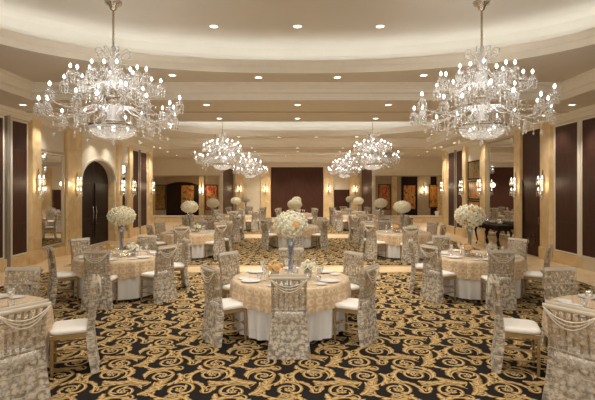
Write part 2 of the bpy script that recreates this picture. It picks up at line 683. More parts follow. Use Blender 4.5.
def ring(fn, o, z, yc):
    return [(fn(a, o)[0], yc + fn(a, o)[1], z) for a in ANG]


for k in range(3):
    yc = 6.5 + k * P
    y0 = FRONT if k == 0 else yc - P / 2
    y1 = yc + P / 2 if k < 2 else END + .3
    mb = MB()
    # outer sheet
    n = len(ANG)
    inner = ring(rect_pt, 0, ZB, yc)
    xo = 10.6
    hx2, hy0, hy1 = xo, y0 - yc, y1 - yc
    mb.add([(-xo, y0, ZB), (xo, y0, ZB), (xo, yc - HY, ZB), (-xo, yc - HY, ZB)], [(0, 1, 2, 3)])
    mb.add([(-xo, yc + HY, ZB), (xo, yc + HY, ZB), (xo, y1, ZB), (-xo, y1, ZB)], [(0, 1, 2, 3)])
    for s in (-1, 1):
        mb.add([(s * HX, yc - HY, ZB), (s * xo, yc - HY, ZB), (s * xo, yc + HY, ZB), (s * HX, yc + HY, ZB)], [(0, 1, 2, 3)])
    mb.loft([ring(rect_pt, -.10, ZR, yc), ring(oval_pt, 0, ZR, yc)])
    struct(mb, 'ceiling', M['ceil'])
    mb = MB()
    mb.loft([ring(oval_pt, o, z, yc) for o, z in cove_prof])
    top = ring(oval_pt, -.15, ZD, yc)
    mb.add(top, [tuple(range(n))])
    struct(mb, 'ceiling', M['ceil_hi'], smooth=False)
    mb = MB(); mb.loft([ring(rect_pt, o, z, yc) for o, z in rect_prof])
    trim(mb, M['mould'])
    mb = MB(); mb.loft([ring(oval_pt, o, z, yc) for o, z in oval_prof])
    trim(mb, M['mould'])
    mb = MB(); mb.loft([ring(oval_pt, .10, ZT - .05, yc), ring(oval_pt, .17, ZT - .05, yc)])
    o = mb.build('cove_light_strip', M['cove'])
    tag(o, ['warm strip light hidden behind the rim of the nearest oval ceiling recess', 'warm strip light hidden behind the rim of the middle oval ceiling recess',
            'warm strip light hidden behind the rim of the farthest oval ceiling recess'][k], 'light')
    # slim partition track under the beam
    mb = MB(); mb.box(-WX, WX, yc + 5.36, yc + 5.44, ZB - .012, ZB)
    if k < 2: trim(mb, M['taupe_wall'])

# downlights ---------------------------------------------------------------
dl = empty('recessed_downlight', (0, 0, 0), 0)
mb = MB(); mb.lathe([(.075, .004), (.105, .0), (.105, -.008), (.08, -.012), (.072, -.002)], 20)
mb.build('trim_ring', M['mould'], dl, True)
mb = MB(); mb.lathe([(1e-4, -.004), (.072, -.004)], 20, caps=False)
mb.build('lamp', M['down'], dl)
ORD = ['first', 'second', 'third', 'fourth', 'fifth', 'sixth']
BAY = ['nearest', 'middle', 'farthest']
used = [False]


def downlight(x, y, z, label, power=140):
    o = dl if not used[0] else dup(dl)
    used[0] = True
    o.location = (x, y, z)
    tag(o, label, 'downlight', 'recessed ceiling downlights')
    lamp('downlight_beam', 'SPOT', (x, y, z - .03), power, (1, .95, .87), .06, math.radians(108))


for i, x in enumerate((-1.6, 0, 1.58)):
    downlight(x, 8.6, ZD, '%s from the left of three downlights in the smooth oval dome nearest the camera' % ORD[i])
for k in range(3):
    for i, x in enumerate((-2.68, -.85, .87, 2.70)):
        downlight(x, 9.9 + k * P - abs(x) * .1, ZR, '%s from the left of four downlights along the rim of the %s oval recess' % (ORD[i], BAY[k]))
    for i, x in enumerate((-6.65, -2.2, 0, 2.2, 6.65)):
        if k == 2 and abs(x) > 6: continue
        downlight(x, 10.9 + k * P, ZB, '%s from the left in the downlight row before the %s beam track' % (ORD[i], BAY[k]))
    if k < 2:
        for i, x in enumerate((-2.25, 0, 2.25)):
            downlight(x, 12.95 + k * P, ZB, '%s from the left of three downlights just behind the %s beam track' % (ORD[i], BAY[k]))
for i, (x, y, z, w_) in enumerate(((-1.6, 4.6, ZD, 'left of the dome over the nearest table'), (0, 4.6, ZD, 'centre of the dome over the nearest table'), (1.58, 4.6, ZD, 'right of the dome over the nearest table'),
                                    (-2.7, 3.3, ZR, 'left of the near rim of the first oval'), (2.7, 3.3, ZR, 'right of the near rim of the first oval'),
                                    (-3.4, 1.2, ZB, 'left of the beam above the camera'), (0, 1.2, ZB, 'middle of the beam above the camera'), (3.4, 1.2, ZB, 'right of the beam above the camera'))):
    downlight(x, y, z, 'unseen added recessed downlight at the ' + w_)  # unseen overhead downlights added to brighten the near tables and floor
for k in (1, 2):  # unseen dome downlights added for more light in the middle and far bays
    for q, (dy, wn) in enumerate(((-2.1, 'near'), (2.1, 'far'))):
        for i, x in enumerate((-1.6, 0, 1.6)):
            downlight(x, 6.5 + k * P + dy, ZD, '%s from the left of the %s added dome downlights inside the %s oval recess' % (ORD[i], wn, BAY[k]))
for s, nm in ((-1, 'left'), (1, 'right')):
    for i, (x, y) in enumerate(((6.9, 23.9), (7.1, 26.4), (9.0, 25.0), (9.0, 27.6))):
        downlight(s * x, y, ZB, '%s nearest downlight over the far %s side bay' % (ORD[i], nm))


for s, nm in ((-1, 'left'), (1, 'right')):
    for i, d in enumerate((12.44, 16.0, 17.25, 19.5, 21.3)):
        downlight(s * 6.8, d, ZB, '%s nearest wall-washing downlight close to the %s wall' % (ORD[i], nm), 60)


# ---- side walls
def slab(mb, s, d0, d1, z0, z1, xin, xout, mi=0, bev=0):
    a, b = sorted((s * xin, s * xout))
    mb.box(a, b, d0, d1, z0, z1, mi, bev)


def pilaster(s, d0, d1):
    mb = MB()
    slab(mb, s, d0, d1, 0, ZB, WX - .10, WX + .1, 0, .012)
    slab(mb, s, d0 - .02, d1 + .02, 0, .36, WX - .13, WX + .1, 0, .012)
    trim(mb, M['marble'])


def dark_panel(s, d0, d1, z0=.36, z1=3.8, grooves=(1.15, 2.35, 3.05)):
    mb = MB()
    slab(mb, s, d0, d1, z0, z1, WX - .02, WX + .05)
    for g in grooves:
        slab(mb, s, d0, d1, g, g + .012, WX - .022, WX, 1)
    trim(mb, [M['wood'], M['wood_in']])
    mb = MB()
    for a, b, c, d in ((d0 - .035, d0, z0 - .035, z1 + .035), (d1, d1 + .035, z0 - .035, z1 + .035), (d0, d1, z0 - .035, z0), (d0, d1, z1, z1 + .035)):
        slab(mb, s, a, b, c, d, WX - .03, WX + .05)
    trim(mb, M['mould'])


def grey_strip(s, d0, d1):
    mb = MB(); slab(mb, s, d0, d1, 0.0, 3.9, WX - .06, WX + .05)
    trim(mb, M['grey'])


def niche(s, d0, d1, z0, z1, where, upper=True):
    o = empty('wall_mirror', (s * WX, (d0 + d1) / 2, z0))
    w = (d1 - d0) / 2; h = z1 - z0
    mb = MB(); a, b = sorted((0, s * .03)); mb.box(a, b, -w, w, 0, h); mb.build('mirror_pane', M['mirror'], o)
    mb = MB()
    for y0, y1, a0, a1 in ((-w - .06, -w, -.06, h + .06), (w, w + .06, -.06, h + .06), (-w, w, -.06, 0), (-w, w, h, h + .06)):
        mb.box(*sorted((-s * .05, s * .03)), y0, y1, a0, a1, 0, .008)
    mb.build('frame', M['gold_frame'], o)
    tag(o, where, 'mirror')
    if upper:
        mb = MB(); slab(mb, s, d0 - .04, d1 + .04, z1 + .1, 3.88, WX - .03, WX + .05, 0, .01)
        trim(mb, M['fabric_panel'])


def wall_with_hole(name, s, y0, y1, hole=None):
    """flat wall at x = s*WX; hole = (d0, d1, spring, apex) arched"""
    mb = MB(); X = s * (WX + .02)
    if not hole:
        mb.add([(X, y0, 0), (X, y1, 0), (X, y1, ZB), (X, y0, ZB)], [(0, 1, 2, 3)])
    else:
        d0, d1, sp, ap = hole
        mb.add([(X, y0, 0), (X, d0, 0), (X, d0, ZB), (X, y0, ZB)], [(0, 1, 2, 3)])
        mb.add([(X, d1, 0), (X, y1, 0), (X, y1, ZB), (X, d1, ZB)], [(0, 1, 2, 3)])
        nn = 20; arc = []
        for i in range(nn + 1):
            t = PI - PI * i / nn
            arc.append(((d0 + d1) / 2 + (d1 - d0) / 2 * math.cos(t), sp + (ap - sp) * math.sin(t)))
        for i in range(nn):
            (a, za), (b, zb) = arc[i], arc[i + 1]
            mb.add([(X, a, za), (X, b, zb), (X, b, ZB), (X, a, ZB)], [(0, 1, 2, 3)])
            mb.add([(X, a, za), (X, b, zb), (X + s * .30, b, zb), (X + s * .30, a, za)], [(0, 1, 2, 3)])
        for d in (d0, d1):
            mb.add([(X, d, 0), (X + s * .30, d, 0), (X + s * .30, d, sp), (X, d, sp)], [(0, 1, 2, 3)], 1)
    return struct(mb, name, [M['cream'], M['marble']])


wall_with_hole('wall_left', -1, FRONT, 22.4, (15.22, 18.02, 2.36, 3.13))
wall_with_hole('wall_right', 1, FRONT, 22.4)
for s, nm in ((-1, 'left'), (1, 'right')):
    mb = MB(); slab(mb, s, 9.0 if s < 0 else 11.6, 15.2 if s < 0 else 13.45, 0, .30, WX - .045, WX + .05, 0, .01)
    if s < 0: slab(mb, s, 18.02, 22.4, 0, .30, WX - .045, WX + .05, 0, .01)
    else: slab(mb, s, 14.5, 22.4, 0, .30, WX - .045, WX + .05, 0, .01)
    struct(mb, 'baseboard_' + nm, M['marble'])
    mb = MB()   # cornice
    for a, b, c, d in ((.0, .14, 3.99, 4.09), (.0, .09, 3.93, 3.99), (.0, .05, 3.88, 3.93)):
        slab(mb, s, FRONT, 22.4, c, d, WX - b, WX + .05)
    trim(mb, M['mould'])
    # returns at the far end of the side walls
    mb = MB(); a, b = sorted((s * WX, s * 10.3)); mb.box(a, b, 22.4, 22.7, 0, ZB)
    struct(mb, 'wall_' + nm, M['cream'])
    mb = MB(); a, b = sorted((s * 10.2, s * 10.4)); mb.box(a, b, 22.7, 31.5, 0, ZB)
    struct(mb, 'wall_' + nm, M['taupe_wall'])

# left wall furniture
dark_panel(-1, 7.2, 9.3); dark_panel(-1, 9.5, 11.12); grey_strip(-1, 11.24, 11.36); dark_panel(-1, 11.48, 12.1)
pilaster(-1, 12.23, 12.65)
niche(-1, 12.78, 13.98, .40, 3.08, 'tall gold-framed mirror on left wall before the arched door')
pilaster(-1, 14.1, 15.05); pilaster(-1, 18.15, 18.52)
niche(-1, 18.58, 19.25, .40, 3.08, 'narrow mirror on left wall just beyond the arched door')
pilaster(-1, 19.32, 19.72)
dark_panel(-1, 19.85, 20.6); grey_strip(-1, 20.7, 20.8); dark_panel(-1, 20.9, 21.7); pilaster(-1, 21.9, 22.4)
# arched door: two leaves with pulls
dr = MB()
nn = 18


def arch_leaf(y0, y1):
    m_ = MB(); X = -(WX + .28); cy = 16.62; hw = 1.4
    pts = [(y0, .02), (y1, .02)]
    for i in range(nn + 1):
        y = y1 + (y0 - y1) * i / nn
        t = max(0, 1 - ((y - cy) / hw) ** 2)
        pts.append((y, 2.36 + .77 * math.sqrt(t)))
    m_.add([(X, a, b) for a, b in pts] + [(X - .06, a, b) for a, b in pts],
           [tuple(range(len(pts)))] + [(i, (i + 1) % len(pts), len(pts) + (i + 1) % len(pts), len(pts) + i) for i in range(len(pts))])
    ym = (y0 + y1) / 2; hwid = abs(y1 - y0) / 2 - .14
    for z0, z1 in ((.25, 1.0), (1.2, 2.3)):
        m_.box(X - .01, X + .035, ym - hwid, ym + hwid, z0, z1, 0, .03)
    return m_


d1 = struct(arch_leaf(15.23, 16.61), 'door_1', M['wood2'])
d2 = struct(arch_leaf(16.63, 18.01), 'door_2', M['wood2'])
for d, y in ((d1, 16.48), (d2, 16.72)):
    mb = MB(); X = -(WX + .18)
    mb.tube([(X - .1, y, .75), (X, y, .78), (X, y, 1.0), (X + .02, y, 1.2), (X, y, 1.42), (X - .1, y, 1.45)], .014, 8)
    mb.build('door_pull', M['chrome'], d, True)
# archivolt moulding around the arch
mb = MB()
for off, w, xp in ((0.0, .05, .03), (.05, .03, .045)):
    rings = []
    for i in range(25):
        t = PI - PI * i / 24
        def q(o): return (16.62 + (1.4 + o) * math.cos(t), 2.36 + (.77 + o) * math.sin(t))
        a, b = q(off), q(off + w)
        rings.append([(-WX + .0, *a), (-WX + xp, *a), (-WX + xp, *b), (-WX + .0, *b)])
    mb.loft(rings)
trim(mb, M['mould'])

# right wall furniture
dark_panel(1, 7.2, 9.5); dark_panel(1, 9.7, 11.5); dark_panel(1, 11.7, 12.7)
pilaster(1, 12.88, 13.38)
mb = MB(); slab(mb, 1, 13.42, 14.54, 2.36, 3.9, WX - .02, WX + .05); trim(mb, M['wood'])
d3 = MB(); slab(d3, 1, 13.45, 14.5, 0.01, 2.26, WX - .005, WX + .10)
for z0, z1 in ((.98, 2.1), (.15, .85)):
    slab(d3, 1, 13.6, 14.35, z0, z1, WX - .02, WX + .05, 0, .012)
d3 = struct(d3, 'door_3', M['wood'])
mb = MB()
for i in range(9):     # carved rosette scrolls of the lower panel
    a = i * 2 * PI / 9
    c = (WX - .035, 13.97 + .17 * math.cos(a), .5 + .17 * math.sin(a))
    mb.tube([(c[0], c[1] + .05 * math.cos(a + t * .9) * (1 - t * .1), c[2] + .05 * math.sin(a + t * .9) * (1 - t * .1)) for t in range(7)], .012, 5)
mb.build('carved_scrollwork', M['carving'], d3, True)
mb = MB(); mb.tube([(WX + .0, 13.52, 1.0), (WX - .06, 13.52, 1.02), (WX - .06, 13.52, 1.2), (WX, 13.52, 1.22)], .012, 6)
mb.build('door_pull', M['brass'], d3, True)
mb = MB()
for a, b, c, d in ((13.39, 13.45, 0, 2.36), (14.5, 14.56, 0, 2.36), (13.39, 14.56, 2.26, 2.36)):
    slab(mb, 1, a, b, c, d, WX - .03, WX + .05)
trim(mb, M['wood2'])
pilaster(1, 14.57, 15.0)
niche(1, 15.1, 17.2, .46, 3.84, 'wide tall mirror on right wall behind the carved console table', False)
pilaster(1, 17.3, 17.8); pilaster(1, 19.3, 19.7)
dark_panel(1, 19.85, 20.6); grey_strip(1, 20.7, 20.8); dark_panel(1, 20.9, 21.7); pilaster(1, 21.9, 22.4)


def painting(loc, w, h, axis, cols, seed, label, group=None):
    """axis 'x': hangs on a side wall (faces -x); axis 'y': faces the camera"""
    o = empty('painting', loc, 0 if axis == 'y' else PI / 2 * -1)
    mb = MB(); mb.box(-w / 2, w / 2, -.02, .0, 0, h); mb.build('canvas', painting_mat('abstract_paint', cols, seed), o)
    mb = MB()
    for a, b, c, d in ((-w / 2 - .05, -w / 2, -.05, h + .05), (w / 2, w / 2 + .05, -.05, h + .05), (-w / 2, w / 2, -.05, 0), (-w / 2, w / 2, h, h + .05)):
        mb.box(a, b, -.04, .0, c, d, 0, .006)
    mb.build('frame', M['wood2'], o)
    tag(o, label, 'painting', group)


GRN = [(.05, .08, .02), (.18, .20, .04), (.45, .16, .04), (.10, .07, .03)]
ORG = [(.28, .06, .02), (.62, .22, .04), (.65, .36, .08), (.07, .11, .04)]
RED = [(.30, .03, .02), (.55, .09, .03), (.70, .30, .06), (.06, .07, .04)]
YEL = [(.14, .11, .03), (.60, .36, .05), (.55, .16, .04), (.14, .12, .03)]
for i, (z0, z1, c, l) in enumerate(((2.52, 3.2, GRN, 'green and rust abstract painting at the top of three on right wall'),
                                    (1.69, 2.37, YEL, 'amber abstract painting in the middle of three on right wall'),
                                    (.90, 1.56, ORG, 'orange abstract painting at the bottom of three on right wall'))):
    painting((WX, 18.55, z0), 1.2, z1 - z0, 'x', c, i + 1, l, 'paintings stacked on right wall')

# ---- far bays and end wall
D1, D2 = 29.0, 30.8
for s, nm in ((-1, 'left'), (1, 'right')):
    xa, xb = sorted((s * 4.87, s * 10.2))
    mb = MB(); mb.box(xa, xb, D1 - .1, D1 + .15, 2.97, ZB); struct(mb, 'wall_back', M['cream'])
    mb = MB(); mb.box(xa, xb, D1 - .15, D1 + .2, 0, .36, 0, .02); mb.box(xa, xb, D1 - .2, D1 + .25, .36, .41, 1, .01)
    trim(mb, [M['marble'], M['mould']])
    mb = MB(); mb.box(xa, xb, D1 - .16, D1 - .1, 2.93, 2.99); trim(mb, M['taupe_wall'])
    mb = MB(); mb.box(xa, xb, D2, D2 + .1, 0, ZB); struct(mb, 'wall_back', M['taupe_wall'])
    # corner post, white edge, and the mahogany return up to the end wall
    mb = MB(); mb.box(*sorted((s * 4.80, s * 4.95)), D1 - .18, D1 - .05, .0, 3.75); trim(mb, M['mould'])
    mb = MB(); mb.box(*sorted((s * 4.87, s * 5.0)), D1 - .05, END, 0, ZB); struct(mb, 'wall_' + nm, M['cream'])
    mb = MB(); mb.box(*sorted((s * 4.84, s * 4.87)), D1 + .1, END - .05, .30, 3.6); trim(mb, M['wood'])
    # alcove pilasters
    for i, xx in enumerate((6.55, 5.2, 9.9) if s < 0 else (5.15, 6.6, 9.75)):
        mb = MB(); mb.box(*sorted((s * (xx - .17), s * (xx + .17))), D2 - .12, D2, 0, 3.0); trim(mb, M['marble'])
# left alcove: arched dark doorway under a bronze valance
mb = MB(); mb.box(-8.97, -6.74, D2 - .06, D2, .1, 2.6)
trim(mb, M['wood2'])
rings = []
for i in range(17):
    t = i / 16; x = -9.0 + 2.3 * t
    zl = 2.42 + .22 * math.sin(PI * t)
    rings.append([(x, D2 - .3, zl), (x, D2 - .3, 2.93), (x, D2 - .05, 2.93), (x, D2 - .05, zl)])
mb = MB(); mb.loft(rings); trim(mb, M['bronze'])
painting((-9.42, D2, .78), .72, 1.6, 'y', GRN, 7, 'green and red figure painting left of the dark doorway in the far left bay')
painting((-7.5, D2 - .06, .78), .86, 1.6, 'y', ORG, 5, 'orange and green painting inside the dark doorway of the far left bay')
painting((-5.88, D2, .78), .74, 1.6, 'y', RED, 3, 'red orange painting right of the dark doorway in the far left bay')
# right alcove
mb = MB(); mb.box(7.1, 8.2, D2 - .05, D2, .1, 3.0); trim(mb, M['wood2'])
mb = MB(); mb.box(9.1, 9.5, D2 - .05, D2, .1, 3.0); trim(mb, M['wood2'])
painting((5.95, D2, .78), .74, 1.65, 'y', RED, 9, 'flame red painting nearest the end wall in the far right bay')
painting((7.65, D2 - .05, .78), .8, 1.6, 'y', ORG, 12, 'red and brown painting on the dark panel of the far right bay')
painting((9.42, D2 - .05, .9), .8, 1.5, 'y', YEL, 15, 'yellow and orange painting at the outer end of the far right bay')
# ice bucket on the sill
o = empty('ice_bucket', (9.0, D1 + .03, .41), 0, 'white bucket standing on the sill of the far right bay', 'bucket')
mb = MB(); mb.lathe([(.10, 0), (.15, .28), (.16, .29), (.14, .28), (.095, .02)], 16); mb.build('body', M['china'], o, True)
mb = MB(); mb.tube([(-.15, 0, .25), (-.19, 0, .2), (-.15, 0, .14)], .012, 6); mb.build('handle', M['chrome'], o)

mb = MB(); mb.box(-5.0, 5.0, END, END + .2, 0, ZB); struct(mb, 'wall_back', M['cream'])
mb = MB(); mb.box(-2.0, 1.94, END - .06, END, .02, 3.80)
for z in (1.2, 2.45): mb.box(-2.0, 1.94, END - .065, END - .05, z, z + .015, 1)
trim(mb, [M['wood'], M['wood_in']])
for a, b in ((-4.72, -4.04), (-2.78, -2.02), (1.96, 2.72), (3.96, 4.72)):
    mb = MB(); mb.box(a, b, END - .12, END, 0, 3.75, 0, .01); mb.box(a - .02, b + .02, END - .15, END, 0, .36, 0, .01); trim(mb, M['marble'])
mb = MB(); mb.box(-4.86, 4.86, END - .1, END, 3.80, 3.88); mb.box(-4.86, 4.86, END - .16, END, 3.98, 4.08); trim(mb, M['mould'])
mb = MB(); mb.box(2.76, 3.92, END - .05, END, .01, 2.1, 0, .01); mb.box(2.9, 3.78, END - .07, END - .04, 1.0, 1.95, 0, .02); mb.box(2.9, 3.78, END - .07, END - .04, .15, .85, 0, .02)
d4 = struct(mb, 'door_4', M['wood'])
mb = MB(); mb.tube([(3.8, END - .05, .95), (3.8, END - .12, .97), (3.8, END - .12, 1.13), (3.8, END - .05, 1.15)], .014, 6); mb.build('door_pull', M['brass'], d4, True)

# ------------------------------------------------------------------ sconces (local +x points into the room)
sc0 = empty('wall_sconce', (0, 0, 0))
mb = MB(); mb.lathe([(.001, -.36), (.035, -.32), (.05, -.1), (.03, 0), (.06, .12), (.03, .3), (.02, .40), (.001, .46)], 10, (.05, 0, 0)); mb.build('backplate', M['chrome'], sc0, True)
for z in (.16, -.18):
    for sy in (-1, 1):
        y = sy * .105
        mb = MB(); mb.tube([(.05, 0, z - .06), (.10, y * .5, z - .11), (.12, y * .9, z - .08), (.125, y, z)], .009, 6)
        mb.lathe([(.01, -.005), (.055, .012), (.06, .022), (.01, .01)], 10, (.125, y, z))
        a = mb.build('arm', M['crystal'], sc0, True)
        mb = MB(); mb.lathe([(.010, .01), (.016, .03), (.019, .06), (.012, .09), (.001, .11)], 8, (.125, y, z)); mb.build('bulb', M['sbulb'], a, True)
        mb = MB()
        for k in range(6):
            w = k * PI / 3
            for q in range(3): mb.octa((.125 + .05 * math.cos(w), y + .05 * math.sin(w), z - .04 - q * .05), .012, .025)
        mb.build('crystal_drop', M['crystal2'], a)
mb = MB()
for k in range(5): mb.octa((.08, (k - 2) * .04, -.34 - .04 * (2 - abs(k - 2))), .018, .05)
tag(mb.build('crystal_pendants', M['crystal2'], sc0), kind='stuff')
used_s = [False]


def sconce(x, y, z, rz, label, power=7):
    o = sc0 if not used_s[0] else dup(sc0)
    used_s[0] = True
    o.location = (x, y, z); o.rotation_euler = (0, 0, rz)
    tag(o, label, 'wall sconce', 'crystal wall sconces')
    lamp('sconce_glow', 'POINT', (x + .22 * math.cos(rz), y + .22 * math.sin(rz), z + .05), power, (1, .80, .52), .08)


for i, d in enumerate((12.44, 14.6, 18.28, 19.52, 22.1)):
    sconce(-WX + .10, d, 2.18, 0, '%s nearest crystal sconce along the left wall pilasters' % ORD[i])
for i, d in enumerate((13.12, 14.78, 17.55, 19.5, 22.1)):
    sconce(WX - .10, d, 2.18, PI, '%s nearest crystal sconce along the right wall pilasters' % ORD[i])
for i, x in enumerate((-4.38, -2.40, 2.34, 4.34)):
    sconce(x, END - .12, 2.12, -PI / 2, '%s from the left of four crystal sconces on the end wall' % ORD[i])
for s, x, nm in ((-1, 6.55, 'left'), (1, 8.65, 'right')):
    sconce(s * x, D2 - (.12 if s < 0 else 0), 2.05, -PI / 2, 'crystal sconce between the paintings in the far %s bay' % nm, 22)

# ------------------------------------------------------------------ chandelier (origin at its lowest point, z = 0 is 2.74 m above floor)
CH0 = 2.74
ch = empty('crystal_chandelier', (0, 0, CH0))
zl = lambda z: z - CH0
mb = MB(); mb.lathe([(.001, zl(5.0)), (.05, zl(5.02)), (.07, zl(5.08)), (.13, zl(5.11)), (.14, zl(5.15))], 20); mb.build('canopy', M['chrome'], ch, True)
mb = MB()
for i in range(19):
    z = zl(4.40) + i * .034
    a = (i % 2) * PI / 2
    pts = [(.018 * math.cos(t) * math.cos(a), .018 * math.cos(t) * math.sin(a), z + .024 * math.sin(t)) for t in [2 * PI * q / 8 for q in range(9)]]
    mb.tube(pts, .006, 5, caps=False)
mb.build('chain', M['brass'], ch)
mb = MB()
mb.lathe([(.02, zl(4.42)), (.05, zl(4.36)), (.03, zl(4.30)), (.07, zl(4.2)), (.09, zl(4.12)), (.04, zl(4.02)), (.06, zl(3.95)), (.11, zl(3.86)), (.04, zl(3.76)), (.05, zl(3.68))], 14)
mb.lathe([(.05, zl(3.46)), (.07, zl(3.38)), (.04, zl(3.30)), (.12, zl(3.18))], 14)
mb.build('glass_stem', M['crystal2'], ch, True)
mb = MB(); mb.lathe([(.05, zl(3.70)), (.13, zl(3.64)), (.15, zl(3.57)), (.12, zl(3.50)), (.05, zl(3.45))], 16); mb.build('silver_hub', M['chrome'], ch, True)
mb = MB(); mb.lathe([(.345, zl(3.105)), (.385, zl(3.12)), (.385, zl(3.07)), (.345, zl(3.06))], 32, caps=False); mb.build('basket_rim', M['chrome'], ch, True)
mb = MB()   # basket of crystal strips
for row in range(6):
    t0 = row / 6; t1 = (row + .86) / 6
    for k in range(34):
        a = 2 * PI * (k + .5 * (row % 2)) / 34
        def q(t, da):
            r = .365 * math.cos(t * PI / 2 * .80)
            z = zl(3.07) - .20 * math.sin(t * PI / 2)
            return (r * math.cos(a + da), r * math.sin(a + da), z)
        w = .075
        p0, p1, p2, p3 = q(t0, -w), q(t0, w), q(t1, w), q(t1, -w)
        cx = [sum(v) / 4 * (1.05 if i < 2 else 1) for i, v in enumerate(zip(p0, p1, p2, p3))]
        mb.add([p0, p1, p2, p3, cx], [(0, 1, 4), (1, 2, 4), (2, 3, 4), (3, 0, 4)])
tag(mb.build('crystal_basket', M['crystal3'], ch), kind='stuff')
mb = MB(); mb.lathe([(.001, zl(2.875)), (.11, zl(2.875)), (.08, zl(2.865)), (.02, zl(2.87)), (.015, zl(2.84)), (.045, zl(2.80)), (.03, zl(2.765)), (.001, 0)], 12); mb.build('finial', M['crystal2'], ch, True)
for k in range(4):
    a = k * PI / 2 + .5
    mb = MB(); mb.sphere((.22 * math.cos(a), .22 * math.sin(a), zl(3.04)), .03, .035); mb.build('basket_bulb', M['basket_bulb'], ch, True)


def arm(r, z, a, z_in, r_in, sag, big):
    ca, sa = math.cos(a), math.sin(a)
    P_ = lambda rr, zz: (rr * ca, rr * sa, zl(zz))
    mb = MB()
    pr = [(r_in, z_in), (r_in + (r - r_in) * .12, z_in + .10), (r_in + (r - r_in) * .28, z_in + .07), (r_in + (r - r_in) * .5, (z_in + z) / 2 - sag * .55),
          (r_in + (r - r_in) * .72, z - sag), (r_in + (r - r_in) * .9, z - sag * .85), (r, z - sag * .35), (r, z)]
    mb.tube([P_(*p) for p in pr], .011, 6)
    # little scroll on the arm
    sr = []
    for q in range(9):
        t = q * .62
        sr.append(P_(r_in + (r - r_in) * .55 + .06 * math.cos(t) * (1 - q * .06), z - sag * .35 + .06 * math.sin(t) * (1 - q * .06)))
    mb.tube(sr, .008, 5)
    mb.lathe([(.012, -.012), (.06, .0), (.072, .022), (.06, .014), (.012, .004)], 10, P_(r, z))
    mb.lathe([(.013, .0), (.012, .106)], 7, P_(r, z))
    o = mb.build('candle_arm', M['crystal'], ch, True)
    mb = MB(); mb.lathe([(.009, .105), (.017, .116), (.021, .131), (.015, .150), (.001, .17)], 8, P_(r, z)); mb.build('candle_bulb', M['bulb'], o, True)
    mb = MB()
    for k in range(7):
        w = 2 * PI * k / 7
        for q in range(3): mb.octa((r * ca + (.070 - .008 * q) * math.cos(w), r * sa + (.070 - .008 * q) * math.sin(w), zl(z) - .03 - q * .045), .015, .030)
        mb.octa((r * ca + .045 * math.cos(w), r * sa + .045 * math.sin(w), zl(z) + .045), .013, .024)
    for p in (pr[3], pr[4]):
        for q in range(3): mb.octa(P_(p[0], p[1] - .05 - q * .055), .016 + .004 * (q == 2), .034)
    if big: mb.octa(P_(r * .9, z - sag - .26), .03, .05)
    tag(mb.build('crystal_drops', M['crystal2'], o), kind='stuff')


TIERS = []
for k in range(18):
    a = 2 * PI * k / 18 + .13
    alt = k % 3
    TIERS.append((1.10 - .13 * (alt == 1), 3.33 + (.10, .0, -.06)[alt], a, 3.30, .10, .16, alt == 1))
for k in range(12):
    a = 2 * PI * k / 12 + .30
    TIERS.append((.76 - .10 * (k % 2), 3.74 + .10 * (k % 2), a, 3.70, .08, .15, False))
for k in range(6):
    a = 2 * PI * k / 6 + .1
    TIERS.append((.40, 3.93, a, 3.88, .06, .12, False))
for t in TIERS: arm(*t)
mb = MB()   # strings of crystals looping between the candle arms and up to the crown
def garland(p0, p1, sag, n, s):
    for i in range(n + 1):
        t = i / n
        mb.octa((p0[0] + (p1[0] - p0[0]) * t, p0[1] + (p1[1] - p0[1]) * t, p0[2] + (p1[2] - p0[2]) * t - sag * 4 * t * (1 - t)), s, s * 1.5)
def tip(t): return (t[0] * math.cos(t[2]), t[0] * math.sin(t[2]), zl(t[1]) + .01)
for a, b in ((0, 18), (18, 30), (30, 36)):
    for i in range(a, b):
        j = i + 1 if i + 1 < b else a
        garland(tip(TIERS[i]), tip(TIERS[j]), .12, 12 if a else 14, .011)
for i in range(18, 30): garland(tip(TIERS[i]), (.06 * math.cos(TIERS[i][2]), .06 * math.sin(TIERS[i][2]), zl(4.28)), .10, 18, .010)
for i in range(0, 18, 2): garland(tip(TIERS[i]), (.40 * math.cos(TIERS[i][2]), .40 * math.sin(TIERS[i][2]), zl(3.60)), .12, 16, .010)
for k in range(9):
    a = 2 * PI * k / 9
    garland((.365 * math.cos(a), .365 * math.sin(a), zl(3.11)), (.09 * math.cos(a), .09 * math.sin(a), zl(3.45)), .05, 12, .008)
for k in range(30):    # drops hanging below the outer ring
    a = random.uniform(0, 2 * PI); r = random.uniform(.55, 1.0); z = zl(random.uniform(2.98, 3.22))
    mb.octa((r * math.cos(a), r * math.sin(a), z), .026, .05)
    mb.tube([(r * math.cos(a), r * math.sin(a), z + .02), (r * math.cos(a), r * math.sin(a), z + .16)], .003, 4)
tag(mb.build('crystal_garlands', M['crystal2'], ch), kind='stuff')
for k in range(8):      # curled glass plumes of the crown
    a = 2 * PI * k / 8
    pts = []
    for q in range(12):
        t = q / 11
        if t < .6: r = .03 + .20 * (t / .6); z = 4.05 + .30 * math.sin(t / .6 * PI / 2)
        else:
            w = (t - .6) / .4 * PI * 1.3; r = .23 + .055 * math.sin(w); z = 4.295 + .055 * math.cos(w)
        pts.append((r * math.cos(a), r * math.sin(a), zl(z)))
    mb = MB(); mb.tube(pts, .009, 6); mb.build('glass_plume', M['crystal2'], ch, True)

